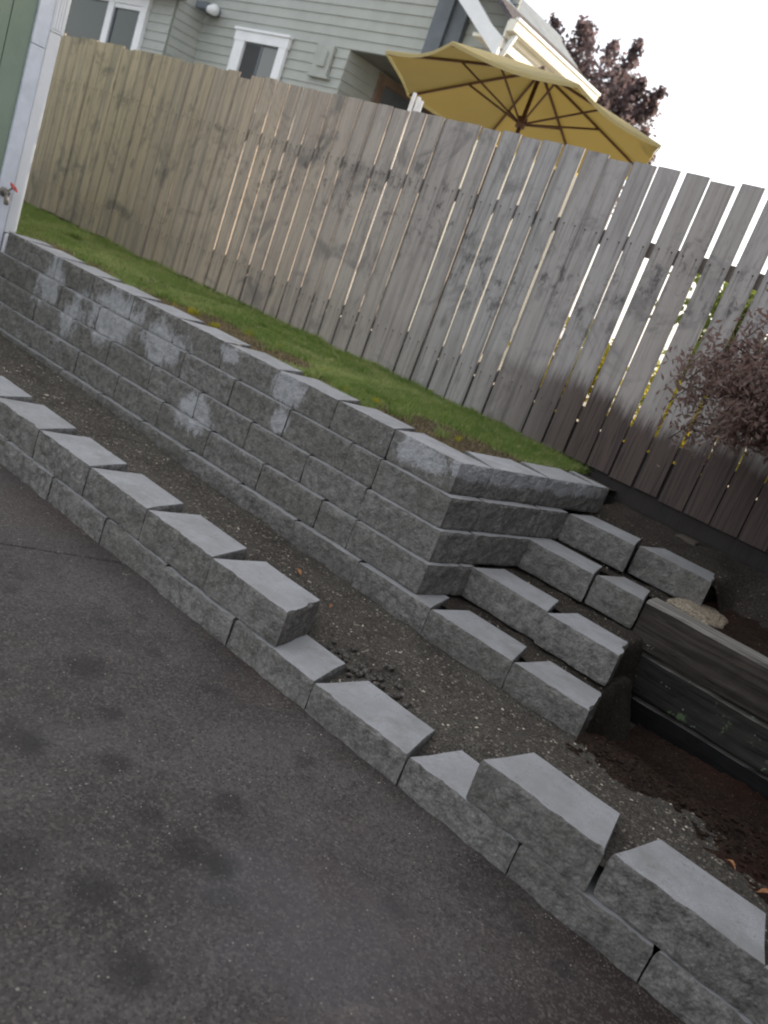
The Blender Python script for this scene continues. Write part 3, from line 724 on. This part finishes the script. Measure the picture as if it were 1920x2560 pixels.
hd = Vector((HX+.092, .82, .952)); ax = Vector((.3, .3, .5)).normalized(); a_ = ax.orthogonal().normalized(); b_ = ax.cross(a_)
rim = [hd+(a_*math.cos(t)+b_*math.sin(t))*(.026+.003*math.cos(t*6)) for t in [i*2*math.pi/24 for i in range(25)]]
under(fc, tube('handle_wheel', rim, .0055, M_RED, fc, 6))
for i in range(3):
    t = i*math.pi/3; v = a_*math.cos(t)+b_*math.sin(t); under(fc, tube('handle_spoke', [hd-v*.026, hd+v*.026], .004, M_RED, fc, 6))

# ------------------------------------------------------------------ neighbour house
P0 = Vector((-7.659, 7.453, 0)); TH = math.radians(-2)
TV = Vector((math.cos(TH), math.sin(TH), 0)); NV = Vector((-math.sin(TH), math.cos(TH), 0))
def HW(t, o, z): return P0 + TV*t + NV*o + Vector((0, 0, z))
nh = thing('neighbour_house', 'grey-green lap sided house behind the fence with white windows and gable', 'house', (P0.x, P0.y, .6))
def nb(name, t0, t1, o0, o1, z0, z1, mat, parent=None, bevel=0):
    o = box(name, (t0, t1, o0, o1, z0, z1), mat, T=HW, bevel=bevel)
    return under(parent or nh, o)
nb('wall', -9, .96, .03, 6, .6, 4.4, M_SIDING)
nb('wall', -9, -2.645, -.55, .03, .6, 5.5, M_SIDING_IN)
nb('porch_back_wall', .9, 3.6, 2.6, 2.8, .6, 3.95, M_DARKSID)
nb('porch_ceiling', .96, 3.6, .02, 2.7, 3.955, 3.985, M_DARKSID)
nb('foundation', 3.4, 3.6, .1, 1.6, .6, 4.2, M_SIDING)
LAP = .1385
def lap(t0, t1, z, o, axis='t', z1=None, mat=M_SIDING):
    zt = z+LAP+.012
    if axis == 't':
        V = [HW(t0, o-.020, z), HW(t1, o-.020, z), HW(t1, o+.02, z), HW(t0, o+.02, z), HW(t0, o-.004, zt), HW(t1, o-.004, zt), HW(t1, o+.02, zt), HW(t0, o+.02, zt)]
    else:   # on a wall at t=o facing +t, running along offset t0..t1
        V = [HW(o+.02, t0, z), HW(o+.02, t1, z), HW(o-.02, t1, z), HW(o-.02, t0, z), HW(o+.004, t0, zt), HW(o+.004, t1, zt), HW(o-.02, t1, zt), HW(o-.02, t0, zt)]
    ob = new_obj('siding_board', V, BOXF, mat); under(nh, ob)
zz0 = 3.967 - LAP*11
for i in range(0, 18):
    z = zz0 + i*LAP
    lap(-2.64, .972 if z < 3.96 else 2.43, z, .028)
    lap(-.52, .03, z, -2.645+.002, axis='o')
    lap(-9, -2.645, z, -.552)
    if z < 3.96: lap(.03, 2.6, z, .972-.01, axis='o', mat=M_SIDING)
    if 4.0 < z < 5: lap(2.9, 3.6, z, .03)
for t0, t1 in ((2.43, 2.70), (2.70, 2.94)):
    nb('corner_board', t0, t1-.004, -.12 if t0 < 2.5 else -.07, .03, 3.97, 6.2, M_DGREY)
# window facing us
wf = nb('window', -1.35, -.47, -.012, .025, 2.95, 3.80, M_DGREY)
nb('pane', -1.32, -.925, -.020, -.013, 3.0, 3.77, M_SCREEN, wf)
nb('pane', -.885, -.5, -.020, -.013, 3.0, 3.77, M_GLASS2, wf)
nb('mullion', -.925, -.885, -.030, -.013, 2.98, 3.79, M_DGREY, wf)
nb('frame', -1.59, -1.34, -.055, .0, 2.85, 3.80, M_WHITE, wf)
nb('frame', -.485, -.31, -.055, .0, 2.85, 3.80, M_WHITE, wf)
nb('frame', -1.62, -.29, -.060, .0, 3.80, 3.945, M_WHITE, wf)
nb('frame', -1.64, -.27, -.085, .0, 3.948, 3.985, M_WHITE, wf)
nb('sill', -1.65, -.26, -.09, .0, 2.80, 2.85, M_WHITE, wf)
# bay window
bo = -.57
bw = nb('window', -6.4, -3.35, bo-.01, -.52, 2.8, 3.88, M_DGREY)
nb('pane', -6.3, -4.53, bo-.018, bo-.011, 2.85, 3.85, M_GLASS, bw)
nb('pane', -4.26, -3.55, bo-.018, bo-.011, 2.85, 3.78, M_GLASS, bw)
nb('frame', -4.52, -4.33, bo-.06, bo+.03, 2.8, 3.87, M_WHITE, bw)
nb('frame', -3.495, -3.30, bo-.06, bo+.03, 2.8, 3.87, M_WHITE, bw)
nb('frame', -6.5, -3.28, bo-.065, bo+.03, 3.872, 4.03, M_WHITE, bw)
nb('frame', -4.33, -3.495, bo-.045, bo-.012, 3.80, 3.868, M_WHITE, bw)
nb('mullion', -4.328, -4.28, bo-.035, bo-.012, 2.85, 3.8, M_DGREY, bw)
nb('sill', -6.5, -3.28, bo-.09, bo+.03, 2.74, 2.80, M_WHITE, bw)
nb('soffit', -9, -2.45, -.95, -.5, 4.10, 4.16, M_BROWN)
# security light beside the bay
lp = nb('wall_light', -2.52, -2.22, -.30, .0, 4.09, 4.21, M_DGREY, bevel=.02)
o = tube('lamp_head', [HW(-2.24, -.22, 4.12), HW(-2.02, -.26, 4.11)], .055, M_WHITE, None, 14, .085); under(lp, o)
# utility vent plate
vp = nb('vent_plate', .335, .70, -.045, .0, 3.53, 3.954, M_SIDING, bevel=.004)
nb('vent_hood', .46, .62, -.075, -.045, 3.65, 3.87, M_SIDING, vp, .004)
nb('vent_ledge', .30, .76, -.06, .0, 3.50, 3.53, M_SIDING, vp)
# porch door frame on the side wall
df = nb('door', .975, .99, .85, 2.0, 1.9, 3.82, M_DGREY)
nb('frame', .962, 1.03, .72, .85, 1.9, 3.92, M_BROWN, df)
nb('frame', .962, 1.03, .85, 2.05, 3.80, 3.915, M_BROWN, df)
nb('frame', .962, 1.03, 2.0, 2.12, 1.9, 3.82, M_BROWN, df)
# gable: rake board, roof, gutter
def quadprism(name, pts, o0, o1, mat, parent=None):
    V = [HW(t, o0, z) for t, z in pts] + [HW(t, o1, z) for t, z in pts]; n = len(pts)
    F = [tuple(range(n)), tuple(range(n, 2*n))[::-1]] + [(i, n+i, n+(i+1) % n, (i+1) % n) for i in range(n)]
    ob = new_obj(name, V, F, mat); return under(parent or nh, ob)
SL = .72
rk = quadprism('rake_board', [(.5, 6.35), (3.985, 3.985), (3.99, 4.21), (3.75, 4.345), (.8, 6.55)], -.545, -.50, M_WHITE)
def roofz(t): return 4.40 + (3.98-t)*SL
rf = quadprism('roof', [(3.98, 4.40), (3.98, 4.46), (3.12, 5.08), (3.12, 5.02)], -.50, 1.7, M_ROOF)
for i in range(14):
    t0 = 3.985 - i*.062
    quadprism('shingle_course', [(t0, roofz(t0)+.055), (t0, roofz(t0)+.072), (t0-.07, roofz(t0-.07)+.060), (t0-.07, roofz(t0-.07)+.052)], -.505, 1.7, M_ROOFB if i > 5 else M_ROOF, rf)
quadprism('ridge_cap', [(3.17, 5.03), (3.16, 5.08), (3.05, 5.15), (2.9, 5.10), (2.9, 5.0)], -.5, 1.75, M_ROOFB, rf)
quadprism('soffit', [(3.5, 4.20), (3.98, 4.20), (3.98, 4.24), (3.5, 4.24)], -.50, 1.6, M_CREAM)
quadprism('wall', [(-9, 3.99), (3.55, 3.99), (3.55, 4.2), (.6, 6.3), (-9, 6.3)], .03, 1.6, M_SIDING)
gt = quadprism('gutter', [(3.985, 4.30), (4.09, 4.31), (4.11, 4.43), (3.985, 4.43)], -.52, 1.7, M_CREAM)
quadprism('gutter_lip', [(4.08, 4.42), (4.125, 4.42), (4.125, 4.45), (4.08, 4.45)], -.53, 1.7, M_WHITE, gt)
quadprism('fascia', [(3.95, 4.12), (3.98, 4.12), (3.98, 4.42), (3.95, 4.42)], -.50, 1.7, M_CREAM)
for o_ in (.2,):
    ob = tube('roof_vent_pipe', [HW(3.50, -.1, 4.7), HW(3.50, -.1, 4.98), HW(3.60, -.1, 4.99), HW(3.66, -.1, 4.93)], .035, M_WHITE, None, 10); under(nh, ob)
dn = tube('downspout', [HW(4.05, -.40, 4.3), HW(3.99, -.42, 4.12), HW(3.9, -.44, 3.9)], .035, M_WHITE, None, 8); under(nh, dn)

# ------------------------------------------------------------------ yellow patio umbrella
UC = Vector((-2.2555, 5.6796, 3.615)); UA, UB, US, UH, UR = -.0661, -.0214, 3.9672, .468, 1.5
MR = Matrix.Rotation(UB, 3, 'Y') @ Matrix.Rotation(UA, 3, 'X')
def UP(r, a, drop): return UC + MR @ Vector((r*math.cos(a), r*math.sin(a), -drop))
um = thing('patio_umbrella', 'open ochre yellow octagonal patio umbrella with rust brown ribs behind the fence', 'umbrella', (UC.x-.1, UC.y+.2, .6))
def canopy_z(r, a):   # r in 0..1; a measured inside a panel, fabric sags a little between ribs
    return UH*(r**1.05)
V = []; F = []; NR, NA = 8, 6
for i in range(NR+1):
    r = i/NR
    for k in range(8):
        for j in range(NA):
            f = j/NA; a0, a1 = US+k*math.pi/4, US+(k+1)*math.pi/4
            p = (Vector((math.cos(a0), math.sin(a0)))*(1-f) + Vector((math.cos(a1), math.sin(a1)))*f)*r*UR
            sag = math.sin(f*math.pi)*.035*r; edge = 0
            rr = 1 - .05*math.sin(f*math.pi)*(r**6)
            V.append(UC + MR @ Vector((p.x*rr, p.y*rr, -UH*r**1.05 - sag)))
n_ = 8*NA
for i in range(NR):
    for j in range(n_): F.append((i*n_+j, (i+1)*n_+j, (i+1)*n_+(j+1) % n_, i*n_+(j+1) % n_))
cn = under(um, new_obj('canopy', V, F, M_CANVAS, smooth=False))
md = cn.modifiers.new('s', 'SOLIDIFY'); md.thickness = .002
# short valance hem
V = []; F = []
for j in range(n_):
    k, f = divmod(j, NA); f /= NA; a0, a1 = US+k*math.pi/4, US+(k+1)*math.pi/4
    p = (Vector((math.cos(a0), math.sin(a0)))*(1-f) + Vector((math.cos(a1), math.sin(a1)))*f)*UR*(1-.05*math.sin(f*math.pi)); s = math.sin(f*math.pi)*.035
    V.append(UC + MR @ Vector((p.x*1.003, p.y*1.003, -UH-s))); V.append(UC + MR @ Vector((p.x*1.003, p.y*1.003, -UH-s-.035)))
for j in range(n_): q = (j+1) % n_; F.append((2*j, 2*j+1, 2*q+1, 2*q))
hem = new_obj('hem', V, F, M_CANVAS); under(cn, hem)
hub_z = .53
for k in range(8):
    a = US+k*math.pi/4
    pts = [UP(UR*r*.985, a, UH*(max(r, .001)**1.05)+.022) for r in (0.03, .25, .5, .75, 1.0)]
    rb = under(um, tube('rib', pts, .014, M_RUST, um, 6))
    st = tube('strut', [UP(.05, a, hub_z), UP(UR*.52, a, UH*(.52**1.05)+.03)], .011, M_RUST, None, 6); under(rb, st)
under(um, tube('pole', [UP(0, 0, -.03), UP(0, 0, 3.02)], .022, M_RUST, um, 12))
under(um, tube('runner_hub', [UP(0, 0, hub_z-.05), UP(0, 0, hub_z+.05)], .05, M_RUST, um, 12))
under(um, tube('top_hub', [UP(0, 0, .0), UP(0, 0, .09)], .05, M_RUST, um, 12))
under(um, tube('finial', [UP(0, 0, -.0), UP(0, 0, -.025)], .03, M_RUST, um, 10, .02))
ub = um.location
bs = box('base', (-.28, .28, -.28, .28, 0, .07), M_DGREY, bevel=.02, loc=(UP(0, 0, 3.0).x, UP(0, 0, 3.0).y, .6)); under(um, bs)

# white upright slats seen over the fence
ch = thing('white_upright_slats', 'three white upright slats showing just above the fence left of the umbrella', 'garden chair', (-1.5, 3.14, .6))
for i, dx in enumerate((0, .052, .088)):
    zt = 2.545 - i*.022
    s = box('slat', (-1.548+dx, -1.520+dx, 3.15, 3.17, .6, zt), M_WHITE, bevel=.004); under(ch, s)
under(ch, box('crosspiece', (-1.56, -1.42, 3.172, 3.195, 1.9, 1.96), M_WHITE)); under(ch, box('crosspiece', (-1.56, -1.42, 3.172, 3.195, 1.2, 1.26), M_WHITE))

# ------------------------------------------------------------------ foliage
def foliage(name, pts, size, mat, parent=None, aspect=1.8, droop=0.0):
    A = np.array(pts); n = len(A)
    d1 = nr.normal(0, 1, (n, 3)); d1[:, 2] -= droop; d1 /= np.linalg.norm(d1, axis=1)[:, None]
    d2 = np.cross(d1, nr.normal(0, 1, (n, 3))); d2 /= np.linalg.norm(d2, axis=1)[:, None]
    s = nr.uniform(.6, 1.4, n)[:, None]*size
    V = np.empty((n*4, 3)); V[0::4] = A - d1*s*aspect*.5; V[1::4] = A + d2*s*.5; V[2::4] = A + d1*s*aspect*.5; V[3::4] = A - d2*s*.5
    F = np.arange(n*4).reshape(n, 4)
    o = new_obj(name, V.tolist(), F.tolist(), mat)
    if parent is not None: under(parent, o)
    return o
def clumps(n_cl, per, cfun, spread):
    P = []
    for _ in range(n_cl):
        c = cfun(); s = spread*rng.uniform(.6, 1.4)
        for _ in range(per): P.append([c[0]+rng.gauss(0, s), c[1]+rng.gauss(0, s), c[2]+rng.gauss(0, s*.8)])
    return P
# plum tree behind the roof
tc = Vector((-5.75, 12.9, 4.4))
pl = thing('plum_tree', 'dark purple leaved plum tree rising behind the neighbour roof', 'tree', (tc.x, tc.y, .6))
under(pl, tube('trunk', [(tc.x, tc.y, .6), (tc.x+.1, tc.y, 2.8), (tc.x-.05, tc.y, 5.0)], .16, M_BARK, pl, 8, .09))
twigs = []
for i in range(34):
    a = rng.uniform(0, 6.28); el = rng.uniform(.25, 1.4); L = rng.uniform(1.0, 2.0)*(.8 if math.cos(a) > .3 else 1.05); d = Vector((math.cos(a)*math.cos(el), math.sin(a)*math.cos(el), math.sin(el)))
    s = Vector((tc.x, tc.y, rng.uniform(4.3, 5.0))); e = s + d*L + Vector((0, 0, .15)); m_ = s+d*L*.5+Vector((rng.uniform(-.1, .1), 0, -.05))
    twigs.append((s, m_, e)); under(pl, tube('branch', [s, m_, e], .035, M_BARK, pl, 5, .006))
P = []
for s, m_, e in twigs:
    for i in range(330):
        t = rng.random()**.6; q = m_*(1-t)+e*t; w = .16*(1.1-t*.85); P.append([q.x+rng.gauss(0, w), q.y+rng.gauss(0, w), q.z+rng.gauss(0, w)])
for i in range(2400):
    a = rng.uniform(0, 6.28); r = rng.uniform(0, 1)**.5; P.append([tc.x+r*1.25*math.cos(a), tc.y+r*1.25*math.sin(a), 4.6+rng.gauss(0, .42)])
foliage('crown', P, .062, M_PLUM, pl, 1.8)
# lace-leaf maple at the right edge
mp = Vector((2.62, 1.86, .45)); ml = thing('laceleaf_maple', 'round bushy purplish grey maple shrub in front of the fence at the right edge', 'shrub', tuple(mp))
cc = Vector((2.27, 1.80, 1.34))
under(ml, tube('trunk', [mp, mp+Vector((-.05, 0, .3)), mp+Vector((-.12, .02, .62))], .028, M_BARK, ml, 8, .018))
top = mp+Vector((-.12, .02, .62)); P = []
for i in range(70):
    a = rng.uniform(0, 6.28); r = rng.uniform(.15, .62); el = rng.uniform(-.55, 1.2)
    e = cc + Vector((math.cos(a)*r*math.cos(el), math.sin(a)*r*.62*math.cos(el), math.sin(el)*r*.68-.02)); m_ = (top+e)*.5 + Vector((0, 0, .12))
    under(ml, tube('branch', [top, m_, e, e+Vector((math.cos(a)*.06, math.sin(a)*.05, -.10))], .008, M_BARK, ml, 4, .002))
    for j in range(520):
        t = rng.random(); q = m_*(1-t)+e*t + Vector((math.cos(a)*.05*t, math.sin(a)*.04*t, -.10*t*rng.random())); s = .055
        P.append([q.x+rng.gauss(0, s), q.y+rng.gauss(0, s*.8), q.z+rng.gauss(0, s*.8)])
P = [q for q in P if q[1] < 2.17]
foliage('crown', P, .0115, M_MAPLE, ml, 3.0, .7)
# leafy plants in the neighbour yard, glimpsed through the gaps
for (x, y, hh, rr, lab) in ((.35, 3.5, .75, .35, 'yellow green bush behind the fence below the umbrella'), (1.25, 3.4, .7, .4, 'yellow leaved bush seen through the fence gaps left of the maple'), (2.1, 3.6, .9, .45, 'yellow green bush behind the fence at the far right')):
    bsh = thing('garden_bush', lab, 'bush', (x, y, .6))
    for i in range(6):
        a = i*1.05; under(bsh, tube('stem', [(x, y, .6), (x+math.cos(a)*rr*.5, y+math.sin(a)*rr*.5, .6+hh*.7)], .008, M_BARK, bsh, 5, .003))
    P = clumps(70, 26, lambda: (x+rng.gauss(0, rr*.5), y+rng.gauss(0, rr*.5), .62+hh*rng.uniform(.1, 1)), .05)
    foliage('crown', P, .035, M_YELLOW, bsh)
for (x, y, hh, rr, lab) in ((.85, 4.9, 1.55, .5, 'tall green shrub seen in the widest fence gaps, left of the maple'),):
    bsh = thing('tall_shrub', lab, 'shrub', (x, y, .6))
    for i in range(7):
        a = i*.9; under(bsh, tube('stem', [(x, y, .6), (x+math.cos(a)*rr*.5, y+math.sin(a)*rr*.5, .6+hh*.75)], .012, M_BARK, bsh, 5, .004))
    P = clumps(110, 30, lambda: (x+rng.gauss(0, rr*.45), y+rng.gauss(0, rr*.45), .65+hh*rng.uniform(.05, 1)), .07)
    foliage('crown', P, .05, M_SHRUB, bsh)
# unseen trees added to keep low sun off the right-hand fence and house corner
def tree(x, y, z0, z1, R, n, lab):
    g_ = thing('sun_blocker_tree', lab, 'tree', (x, y, .6))
    under(g_, tube('trunk', [(x, y, .6), (x, y+.05, z0+.5)], .09, M_BARK, g_, 8, .06))
    for i in range(8):
        a = i*.8; under(g_, tube('branch', [(x, y, z0+.3), (x+math.cos(a)*R*.6, y+math.sin(a)*R*.6, z0+(z1-z0)*(.4+.2*(i % 3)))], .035, M_BARK, g_, 5, .01))
    P = []
    for _ in range(n):
        a = rng.uniform(0, 6.28); r = R*rng.random()**.45; c = (x+r*math.cos(a), y+r*math.sin(a)*.8, rng.uniform(z0, z1))
        for _ in range(34): P.append([c[0]+rng.gauss(0, .13), c[1]+rng.gauss(0, .13), c[2]+rng.gauss(0, .13)])
    foliage('crown', P, .09, M_SHRUB, g_)
tree(4.0, 6.6, 1.2, 4.6, 1.35, 260, 'bushy low crowned green tree added out of view, right of the fence gaps, to block the sun')
tree(1.45, 8.4, 4.5, 7.2, 1.4, 300, 'tall green tree with a high crown added out of view to block the sun')

# unseen box added at the right to keep sky light off the timber corner
sh = thing('sky_light_blocker', 'unseen dark brown board box added right of the timber wall to block sky light', 'light blocker', (5.2, 1.2, -.15))
under(sh, box('wall', (3.80, 6.4, -2.4, 2.05, -.15, 3.1), M_BLOCKER))
for i in range(30): under(sh, box('blocker_board', (3.775, 3.798, -2.38+i*.146, -2.38+i*.146+.140, -.12, 3.1), M_BLOCKER))
V = [(3.62, -2.6, 3.09), (6.6, -2.6, 3.55), (6.6, 2.12, 3.55), (3.62, 2.12, 3.09)]
under(sh, new_obj('roof', V+[(x, y, z+.06) for x, y, z in V], BOXF, M_ROOF))
